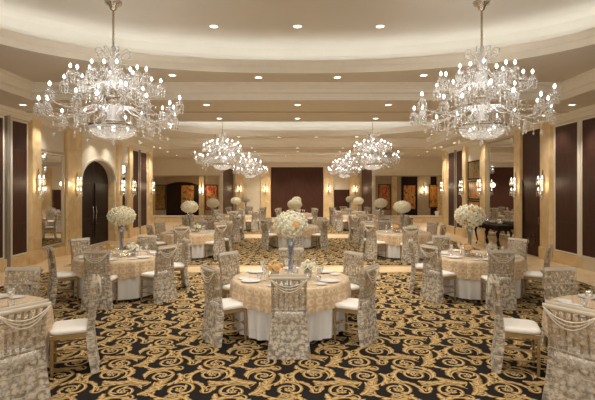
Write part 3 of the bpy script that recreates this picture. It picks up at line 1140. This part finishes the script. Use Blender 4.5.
CHL = {(-1, 0): 'crystal chandelier nearest the camera at left', (1, 0): 'crystal chandelier nearest the camera at right',
       (-1, 1): 'mid-sized crystal chandelier of the middle bay at left', (1, 1): 'mid-sized crystal chandelier of the middle bay at right',
       (-1, 2): 'smallest crystal chandelier of the far bay at left', (1, 2): 'smallest crystal chandelier of the far bay at right'}
first = True
for k in range(3):
    for s in (-1, 1):
        o = ch if first else dup(ch)
        first = False
        o.location = (s * 3.07, 7.5 + k * P, CH0)
        o.rotation_euler = (0, 0, .11 * (k * 2 + s))
        tag(o, CHL[s, k], 'chandelier', 'crystal chandeliers')
        lamp('chandelier_glow', 'POINT', (s * 3.07, 7.5 + k * P, 3.62), 36, (1, .97, .93), .5)

# ------------------------------------------------------------------ chairs (local +y faces the table, back at -y)
cv = empty('banquet_chair', (0, 0, 0))
SW = .20
mb = MB()
mb.box(-.205, .205, .155, .19, .402, .455, 0, .006); mb.box(-.195, .195, -.205, -.17, .402, .455, 0, .006)
for s in (-1, 1): mb.box(*sorted((s * .205, s * .17)), -.19, .17, .402, .455, 0, .006)
mb.build('seat_frame', M['chair_gold'], cv)
mb = MB()
rings = []
for z, ins in ((.455, .0), (.462, -.012), (.49, -.014), (.508, .004), (.516, .05), (.518, .12)):
    r = []
    for i in range(28):
        a = 2 * PI * i / 28
        c, s_ = math.cos(a), math.sin(a)
        r.append(((.205 - ins) * math.copysign(abs(c) ** .35, c), (.19 - ins) * math.copysign(abs(s_) ** .35, s_) - .005, z))
    rings.append(r)
mb.loft(rings); mb.add(rings[-1], [tuple(range(28))])
mb.build('seat_cushion', M['cushion'], cv, True)
for s in (-1, 1):
    mb = MB(); mb.lathe([(.011, 0), (.016, .06), (.014, .08), (.018, .1), (.017, .36), (.02, .38), (.016, .39), (.02, .42)], 8, (s * .185, .17, 0)); mb.build('leg', M['chair_gold'], cv, True)
    mb = MB(); mb.tube([(s * .19, -.235, 0), (s * .187, -.20, .2), (s * .187, -.19, .45)], [.012, .016, .019], 8); mb.build('leg', M['chair_gold'], cv, True)
    mb = MB(); mb.tube([(s * .187, -.19, .45), (s * .19, -.205, .7), (s * .20, -.25, .985)], [.018, .015, .014], 8); mb.build('back_post', M['chair_gold'], cv, True)
    for z in (.16, .27): 
        mb = MB(); mb.tube([(s * .186, .17, z), (s * .187, -.20, z)], .009, 6); mb.build('stretcher', M['chair_gold'], cv, True)
mb = MB(); mb.tube([(-.185, .17, .22), (.185, .17, .22)], .009, 6); mb.build('stretcher', M['chair_gold'], cv, True)
mb = MB(); mb.tube([(-.187, -.20, .22), (.187, -.20, .22)], .009, 6); mb.build('stretcher', M['chair_gold'], cv, True)
mb = MB()
mb.tube([(-.215, -.253, .975), (-.1, -.262, .985), (.1, -.262, .985), (.215, -.253, .975)], [.016, .018, .018, .016], 8)
mb.build('top_rail', M['chair_gold'], cv, True)
mb = MB(); mb.tube([(-.195, -.232, .86), (.195, -.232, .86)], .009, 6)
mb.build('cross_rail', M['chair_gold'], cv, True)
mb = MB(); mb.tube([(-.19, -.20, .56), (.19, -.20, .56)], .009, 6)
mb.build('cross_rail', M['chair_gold'], cv, True)
for i in range(5):
    x = -.12 + .06 * i
    mb = MB(); mb.tube([(x, -.20, .56), (x, -.213, .75), (x, -.255, .98)], [.009, .011, .009], 6); mb.build('spindle', M['chair_gold'], cv, True)


def cover_mesh():
    mb = MB(); uv = []
    zs = [1.012, 1.006, .97, .92, .86, .78, .68, .58, .48, .38, .28, .18, .09, .012]
    NU = 21
    for iz, z in enumerate(zs):
        t = 1 - z
        yb = -.225 - .05 * max(0, (z - .45) / .55) ** 1.2 if z > .45 else -.222 - .05 * ((.45 - z) / .45) ** 1.3
        hw = .222 - .012 * math.sin(PI * min(1, max(0, t / .6))) + (.04 * ((.45 - z) / .45) ** 1.2 if z < .45 else 0)
        if iz == 0: yb += .018
        for iu in range(NU):
            u = -1 + 2 * iu / (NU - 1)
            wrap = .07 * max(0, (abs(u) - .82) / .18)
            x = math.copysign(min(abs(u) / .86, 1.0), u) * hw
            f = min(1, t * 1.2) * .013 * math.sin(iu * 1.55 + .6 * math.sin(iz * .5))
            mb.v.append((x, yb - .012 + wrap - f, z)); uv.append((u * .25 + .5, t))
    for i in range(len(zs) - 1):
        for k in range(NU - 1):
            a = i * NU + k
            mb.f.append((a, a + 1, a + NU + 1, a + NU)); mb.mi.append(0)
    # short flap over the front of the top rail
    base = len(mb.v)
    for z, y in ((1.012, -.247), (1.006, -.228), (.80, -.190), (.545, -.172)):
        for iu in range(9):
            u = -1 + 2 * iu / 8
            mb.v.append((u * .215, y, z)); uv.append((u * .25 + .5, .02 + 1 - z))
    for i in range(3):
        for k in range(8):
            a = base + i * 9 + k
            mb.f.append((a, a + 1, a + 10, a + 9)); mb.mi.append(0)
    mb.uv = uv
    return mb


lc = cover_mesh().build('lace_cover', M['lace'], cv, True)
mb = MB()   # satin band along the top of the cover
rings = []
for i in range(9):
    x = -.226 + .452 * i / 8
    y = -.285 - .006 * math.sin(PI * i / 8)
    rings.append([(x, y - .008, .985), (x, y - .010, .955), (x, y - .002, .945), (x, y + .004, .985)])
mb.loft(rings)
mb.build('satin_band', M['rail_band'], lc, True)
for k, sg in enumerate((.10, .14, .18)):
    pts = []
    for i in range(15):
        t = i / 14
        z = .955 - sg * 4 * t * (1 - t) * .85
        pts.append((-.215 + .43 * t, -.298 - .012 * math.sin(PI * t) + .04 * (0.955 - z), z))
    mb = MB(); mb.tube(pts, .006, 5); mb.build('pearl_swag', M['pearl'], lc, True)

used_c = [False]
FOOT = (0, 0)


def chair(x, y, rz, label, group):
    o = cv if not used_c[0] else dup(cv)
    used_c[0] = True
    o.location = (x, y, .009); o.rotation_euler = (0, 0, rz)
    tag(o, label, 'chair', group)


# ------------------------------------------------------------------ tables
TR, TZ = .83, .74


def cloth(r, z_top, z_bot, inset, nf, amp, seed, pw=.7, hem=1.0, lift=0.0):
    """round cloth: flat top and a hanging, folded skirt"""
    rnd = random.Random(seed)
    ph = [rnd.uniform(0, 6.28) for _ in range(3)]
    mb = MB(); uv = []
    n = 144
    rows = [(0.0, 0), (.4, 0), (.8, 0), (.97, 0), (1.0, .12)] if True else []
    K = 8
    for q, (fr, dz) in enumerate(rows):
        for i in range(n):
            a = 2 * PI * i / n
            rr = max(fr * r, .001)
            mb.v.append((rr * math.cos(a), rr * math.sin(a), z_top - (dz * .05)))
            uv.append((rr * math.cos(a), rr * math.sin(a)))
    for k in range(1, K + 1):
        t = k / K
        for i in range(n):
            a = 2 * PI * i / n
            w = math.sin(a * nf + ph[0] + .5 * math.sin(a * 3 + ph[1])) + .45 * math.sin(a * nf * .5 + ph[2])
            rr = r + .008 - inset * t + amp * (w + lift) * t ** pw
            zb = z_bot + (.018 * math.sin(a * 5 + ph[1]) + .012 * w) * hem
            z = z_top - .006 + (zb - z_top + .006) * t
            mb.v.append((rr * math.cos(a), rr * math.sin(a), z))
            uv.append((a * r, r + t * (z_top - z_bot)))
    R = len(rows) + K
    for q in range(R - 1):
        for i in range(n):
            j = (i + 1) % n
            mb.f.append((q * n + i, q * n + j, (q + 1) * n + j, (q + 1) * n + i)); mb.mi.append(0)
    mb.uv = uv
    return mb


tb0 = empty('banquet_table', (0, 0, 0))
mb = MB(); mb.lathe([(TR - .01, TZ - .03), (TR - .004, TZ - .022), (TR - .004, TZ - .012), (TR - .01, TZ - .006)], 64); mb.build('tabletop', M['table_wood'], tb0)
for k in range(4):
    a = PI / 4 + k * PI / 2
    mb = MB(); mb.tube([(.6 * math.cos(a), .6 * math.sin(a), 0), (.5 * math.cos(a), .5 * math.sin(a), TZ - .03)], .018, 8); mb.build('leg', M['chrome'], tb0)
mb = cloth(TR, TZ - .004, .055, .02, 30, .036, 3, 1.3, .5, -.9); mb.build('white_skirt', M['white_cloth'], tb0, True)
over = [cloth(TR + .004, TZ + .001, TZ - .31, .02, 31, .030, 20 + i, .5, 1.0, 1.2).mesh('champagne_overlay', M['overlay'], True) for i in range(3)]
mb = MB(); mb.lathe([(.001, .006), (.085, .006), (.095, .009), (.138, .018), (.14, .021), (.135, .021), (.09, .012), (.001, .010)], 28); PLATE = mb.mesh('dinner_plate', M['china'], True)
mb = MB(); mb.lathe([(.001, .004), (.05, .004), (.08, .012), (.081, .014), (.076, .014), (.05, .008), (.001, .007)], 22); SIDE = mb.mesh('side_plate', M['china'], True)
mb = MB(); mb.lathe([(.033, .0), (.033, .003), (.006, .008), (.004, .085), (.012, .095), (.034, .125), (.038, .16), (.031, .20), (.030, .20), (.036, .16), (.032, .127), (.001, .1)], 14); WINE = mb.mesh('wine_glass', M['glass'], True)
mb = MB(); mb.lathe([(.025, .0), (.03, .01), (.036, .09), (.0345, .09), (.029, .012), (.001, .012)], 14); TUMB = mb.mesh('water_glass', M['glass'], True)
# mirrored centre tray, votives
mb = MB(); mb.box(-.16, .16, -.16, .16, 0, .018, 0, .006); TRAY = mb.mesh('mirror_tray', M['mirror'])
vo0 = empty('votive_candle', (0, 0, 0))
mb = MB(); mb.lathe([(.03, 0), (.034, .01), (.04, .085), (.037, .085), (.030, .012), (.001, .01)], 14); mb.build('glass_cup', M['glass'], vo0, True)
mb = MB(); mb.lathe([(.028, .012), (.030, .045), (.001, .045)], 12); mb.build('wax', M['wax'], vo0, True)
mb = MB(); mb.lathe([(.002, .045), (.008, .06), (.001, .08)], 8); mb.build('flame', M['flame'], vo0, True)
used_v = [False]
# tall trumpet vase
va0 = empty('trumpet_vase', (0, 0, 0))
mb = MB(); mb.lathe([(.085, 0), (.085, .012), (.05, .03), (.032, .07), (.036, .2), (.052, .42), (.078, .60), (.075, .60), (.048, .42), (.032, .2), (.026, .08), (.001, .06)], 18); mb.build('glass_body', M['vase_glass'], va0, True)
used_va = [False]


def rose_mesh(name, mat, seed):
    rnd = random.Random(seed); mb = MB()
    mb.sphere((0, 0, .25), .42, .5, 8, 5)
    for ringn, (np_, rr, hh, op) in enumerate(((4, .5, .75, .15), (5, .78, .62, .45), (6, 1.0, .38, .8))):
        for k in range(np_):
            a = 2 * PI * k / np_ + ringn * .5 + rnd.uniform(-.1, .1)
            w = 2 * PI / np_ * .62
            pts = []
            for i in range(4):
                t = i / 3
                r = rr * (.35 + .65 * t) + (.10 * op if i == 3 else 0)
                z = -.15 + hh * t * (1 - .12 * t) + (-.12 * op if i == 3 else 0)
                for j in (-1, 0, 1):
                    b = a + j * w * (.6 + .4 * math.sin(PI * t * .8))
                    q = r * (1 - .06 * abs(j))
                    pts.append((q * math.cos(b), q * math.sin(b), z - .05 * abs(j)))
            mb.add(pts, [(i * 3 + j, i * 3 + j + 1, (i + 1) * 3 + j + 1, (i + 1) * 3 + j) for i in range(3) for j in range(2)])
    return mb, mb.mesh(name, mat, True)


ROSEMB, ROSE_W = rose_mesh('rose', M['rose_w'], 1)
_, ROSE_Y = rose_mesh('rose', M['rose_y'], 2)
_, ROSE_O = rose_mesh('rose', M['rose_o'], 3)


def fib(n):
    for i in range(n):
        z = 1 - 2 * (i + .5) / n
        a = i * PI * (3 - math.sqrt(5))
        r = math.sqrt(1 - z * z)
        yield r * math.cos(a), r * math.sin(a), z


BR, BH, BZ = .238, .165, .745      # ball radius, half height, centre above the table


def rose_at(mesh, parent, p, nrm, s, spin):
    o = bpy.data.objects.new('rose', mesh)
    COL.objects.link(o)
    o.parent = parent
    q = Vector(nrm).to_track_quat('Z', 'Y')
    o.rotation_mode = 'QUATERNION'
    o.rotation_quaternion = q @ Matrix.Rotation(spin, 3, 'Z').to_quaternion()
    o.location = p
    o.scale = (s, s, s)
    return o


def stems(mat, parent):
    mb = MB()
    for k in range(9):
        a = 2 * PI * k / 9
        mb.tube([(.018 * math.cos(a + 1), .018 * math.sin(a + 1), .10), (.012 * math.cos(a), .012 * math.sin(a), .3), (.05 * math.cos(a), .05 * math.sin(a), BZ - .1)], [.014, .010, .006], 5)
    mb.build('stems', mat, parent)


def bouquet_near(loc, label, orange, smat, seed, BH=BH, BR=BR):
    rnd = random.Random(seed)
    o = empty('rose_bouquet', loc, 0, label, 'flower bouquet', 'rose ball bouquets')
    mb = MB(); mb.sphere((0, 0, BZ), BR - .01, BH - .01, 20, 12); mb.build('foliage', M['leaf'], o, True)
    for i, (x, y, z) in enumerate(fib(96)):
        me = ROSE_W if rnd.random() < .7 else ROSE_Y
        if rnd.random() < orange: me = ROSE_O
        nr = Vector((x / BR, y / BR, z / BH)).normalized()
        rose_at(me, o, (x * BR, y * BR, BZ + z * BH), nr, rnd.uniform(.042, .056), rnd.uniform(0, 6))
    stems(smat, o)
    return o


def ball_mesh(seed):
    rnd = random.Random(seed); mb = MB()
    mb.sphere((0, 0, BZ), BR - .01, BH - .01, 16, 10, 2)
    for i, (x, y, z) in enumerate(fib(110)):
        nr = Vector((x / BR, y / BR, z / BH)).normalized()
        m_ = nr.to_track_quat('Z', 'Y').to_matrix() * rnd.uniform(.040, .054)
        p = Vector((x * BR, y * BR, BZ + z * BH))
        mb.add([m_ @ Vector(v) + p for v in ROSEMB.v], ROSEMB.f, 0 if rnd.random() < .72 else 1)
    return mb.mesh('rose_ball', [M['rose_w'], M['rose_y'], M['leaf']], True)


BALL = ball_mesh(5)
fb0 = empty('rose_bouquet', (0, 0, 0))
_o = bpy.data.objects.new('rose_ball', BALL); COL.objects.link(_o); _o.parent = fb0; _o['kind'] = 'stuff'
stems(M['stem_green'], fb0)
used_fb = [False]


def posy(loc, label, mesh, n, seed):
    rnd = random.Random(seed)
    o = empty('rose_posy', loc, rnd.uniform(0, 6), label, 'flower posy', 'low rose posies')
    o.scale = (1.45, 1.45, 1.6)
    mb = MB(); mb.lathe([(.035, 0), (.045, .02), (.04, .08), (.037, .08), (.03, .01), (.001, .01)], 12); mb.build('glass_bowl', M['glass'], o, True)
    mb = MB(); mb.sphere((0, 0, .11), .05, .04, 10, 6); mb.build('foliage', M['leaf'], o, True)
    for i in range(n):
        a = 2 * PI * i / max(1, n - 1); c = 0 if i == 0 else 1
        rose_at(mesh, o, (c * .052 * math.cos(a), c * .052 * math.sin(a), .135 - .025 * c), (c * math.cos(a), c * math.sin(a), 1), .044, i)


def thing(mesh, name, loc, rz, label, cat, group):
    o = bpy.data.objects.new(name, mesh)
    COL.objects.link(o)
    o.location = loc; o.rotation_euler = (0, 0, rz)
    return tag(o, label, cat, group)


A6 = [3, 58, 112, 176, -118, -52]
B6 = [-3, -60, -106, -166, 118, 56]
# key: x, y, seat angles, table description
TABLES = [
    (-.10, 6.55, [0, 58, 124, 180, -124, -58], 'nearest centre table', 0),
    (-3.42, 8.75, A6, 'second left table', 0),
    (3.48, 8.75, B6, 'second right table', 0),
    (-3.50, 4.62, [58, 112, 181], 'first left table', 1),
    (3.52, 4.62, [-58, -112, -172], 'first right table', 1),
    (-3.28, 13.7, A6, 'third left table', 2),
    (3.19, 13.7, B6, 'third right table', 2),
    (-.10, 16.1, [0, 58, 124, 180, -124, -58], 'middle centre table', 2),
    (-3.42, 18.2, A6, 'fourth left table', 2),
    (3.33, 18.0, B6, 'fourth right table', 2),
    (-3.15, 23.0, A6, 'fifth left table', 3),
    (3.12, 23.0, B6, 'fifth right table', 3),
    (-.05, 25.3, [0, 58, 124, 180, -124, -58], 'farthest centre table', 3),
    (-3.15, 27.4, A6, 'sixth left table', 3),
    (3.20, 27.4, B6, 'sixth right table', 3),
]
SKIP = set()


def seatname(a):
    a = (a + 180) % 360 - 180
    if abs(a) < 20: return 'near side'
    if abs(a) > 155: return 'far side'
    s = 'right' if a > 0 else 'left'
    return ('near ' if abs(a) < 80 else 'far ') + s


RING = .985
used_t = [False]
for ti, (tx, ty, seats, tn, lvl) in enumerate(TABLES):
    rnd = random.Random(100 + ti)
    o = tb0 if not used_t[0] else dup(tb0)
    used_t[0] = True
    o.location = (tx, ty, .009)
    tag(o, 'round table in a floor-length white skirt, the %s of the hall' % tn, 'table', 'round banquet tables')
    z0 = .009
    thing(over[ti % 3], 'champagne_overlay', (tx, ty, z0), rnd.uniform(0, 6), 'champagne satin overlay with ringed texture on the %s' % tn, 'tablecloth', 'champagne overlays')
    zt = z0 + TZ + .002
    for a in seats:
        w = math.radians(a)
        sx, sy = math.sin(w), -math.cos(w)
        sn = seatname(a)
        rg = ((1.12 if tx > 0 else 1.05) if abs(a) < 150 else .93) if lvl == 1 else RING
        cx, cy = tx + sx * rg, ty + sy * rg
        u, _ = proj(cx, cy, .5)
        key = tn + '/' + sn
        if key not in SKIP:
            chair(cx, cy, math.atan2(-sx, sy) + PI + rnd.uniform(-.06, .06) * 1.0,
                  'lace-draped gold chair with ivory cushion at %s of the %s' % (sn, tn), 'lace-draped chairs around the round tables')
        def at(r, da):
            ww = w + math.radians(da)
            return (tx + r * math.sin(ww), ty - r * math.cos(ww), zt)
        thing(PLATE, 'dinner_plate', at(.64, 0), 0, 'white dinner plate laid before the %s seat of the %s' % (sn, tn), 'plate', 'white dinner plates')
        thing(WINE, 'wine_glass', at(.47, 9), 0, 'stemmed wine glass above the %s plate of the %s' % (sn, tn), 'glass', 'stemmed wine glasses')
        if lvl < 3:
            thing(SIDE, 'side_plate', at(.68, -20), 0, 'small white side plate at the %s seat of the %s' % (sn, tn), 'plate', 'white side plates')
        if lvl < 2:
            thing(TUMB, 'water_glass', at(.49, -5), 0, 'clear water tumbler above the %s plate of the %s' % (sn, tn), 'glass', 'clear water tumblers')
    if ti in (3, 4): 
        pass
    # centrepiece
    if lvl < 3:
        thing(TRAY, 'mirror_tray', (tx, ty, zt), .4, 'square mirrored tray under the vase of the %s' % tn, 'tray', 'mirrored trays')
        zv = zt + .019
    else: zv = zt
    v = va0 if not used_va[0] else dup(va0)
    used_va[0] = True
    vx = tx - .13 if ti == 2 else tx
    v.location = (vx, ty, zv)
    tag(v, 'tall clear glass trumpet vase at the centre of the %s' % tn, 'vase', 'tall glass vases')
    lab = 'ball of ivory roses in the tall vase of the %s' % tn
    if ti == 0: bouquet_near((vx, ty, zv), 'large rose ball with a few apricot blooms above the nearest centre table', .035, M['stem_blue'], 4, .168, .222)
    elif ti == 1: bouquet_near((vx, ty, zv), lab, .02, M['stem_blue'], 5)
    elif ti == 2: bouquet_near((vx, ty, zv), lab, .03, M['stem_green'], 6, .20, .265)
    else:
        b = fb0 if not used_fb[0] else dup(fb0)
        used_fb[0] = True
        b.location = (vx, ty, zv); b.rotation_euler = (0, 0, rnd.uniform(0, 6))
        tag(b, lab, 'flower bouquet', 'rose ball bouquets')
    dx = -.22 if tx < 1 else -.24
    posy((tx + dx, ty - .14, zt), 'low posy of apricot roses in a glass on the %s' % tn, ROSE_O, 6 if lvl < 2 else 5, ti)
    if lvl < 3:
        posy((tx + .25, ty - .08, zt), 'low posy of ivory roses in a glass on the %s' % tn, ROSE_W, 6, ti + 40)
        sp = [(-.10, -.27, 'front left of'), (.09, -.29, 'front right of'), (.24, -.24, 'far right before'), (-.30, .02, 'left of')]
        for x, y, wn in sp[:4 if lvl < 2 else 2]:
            q = vo0 if not used_v[0] else dup(vo0)
            used_v[0] = True
            q.location = (tx + x, ty + y, zt)
            tag(q, 'lit glass votive candle %s the vase on the %s' % (wn, tn), 'candle', 'glass votive candles')

# ------------------------------------------------------------------ console under the right wall mirror
co = empty('console_table', (6.95, 16.05, 0), 0, 'dark carved console table with curved legs below the right wall mirror', 'table')
mb = MB(); mb.box(-.27, .24, -1.08, 1.08, .80, .85, 0, .015); mb.build('table_top', M['wood2'], co)
mb = MB(); mb.box(-.22, .22, -.98, .98, .66, .80, 0, .02)
for i in range(7):
    y = -.78 + .26 * i
    mb.sphere((-.225, y, .70), .05, .06, 8, 5)
mb.build('apron', M['wood2'], co)
for sx in (-.18, .18):
    for y in (-.92, -.02, .92):
        mb = MB(); d = -1 if sx < 0 else 1
        mb.tube([(sx, y, .68), (sx + d * .06, y, .56), (sx + d * .03, y, .36), (sx - d * .02, y, .16), (sx + d * .01, y, .06), (sx + d * .04, y, .022)], [.05, .045, .03, .022, .026, .022], 8)
        mb.build('leg', M['wood2'], co, True)
spots = [(-.75, .0), (-.5, .08), (-.28, -.05), (.0, .06), (.22, -.03), (.5, .05), (.78, 0)]
for i, (y, x) in enumerate(spots):
    o = empty('glass_candle_bowl', (6.9 + x, 16.05 + y, .85), 0, '%s nearest of seven white candle bowls on the carved console table' % (ORD + ['seventh'])[i], 'candle', 'candle bowls on the console table')
    mb = MB(); mb.lathe([(.04, 0), (.045, .01), (.085, .07), (.08, .12), (.075, .12), (.08, .072), (.04, .015), (.001, .012)], 14); mb.build('bowl', M['glass'], o, True)
    mb = MB(); mb.lathe([(.04, .015), (.062, .05), (.062, .085), (.001, .085)], 12); mb.build('candle', M['wax'], o, True)

# ------------------------------------------------------------------ lights
w = bpy.data.worlds.new('hall_ambience')
SC.world = w
w.use_nodes = True
bg = w.node_tree.nodes['Background']
bg.inputs[0].default_value = (1, .97, .92, 1)
bg.inputs[1].default_value = 1.35
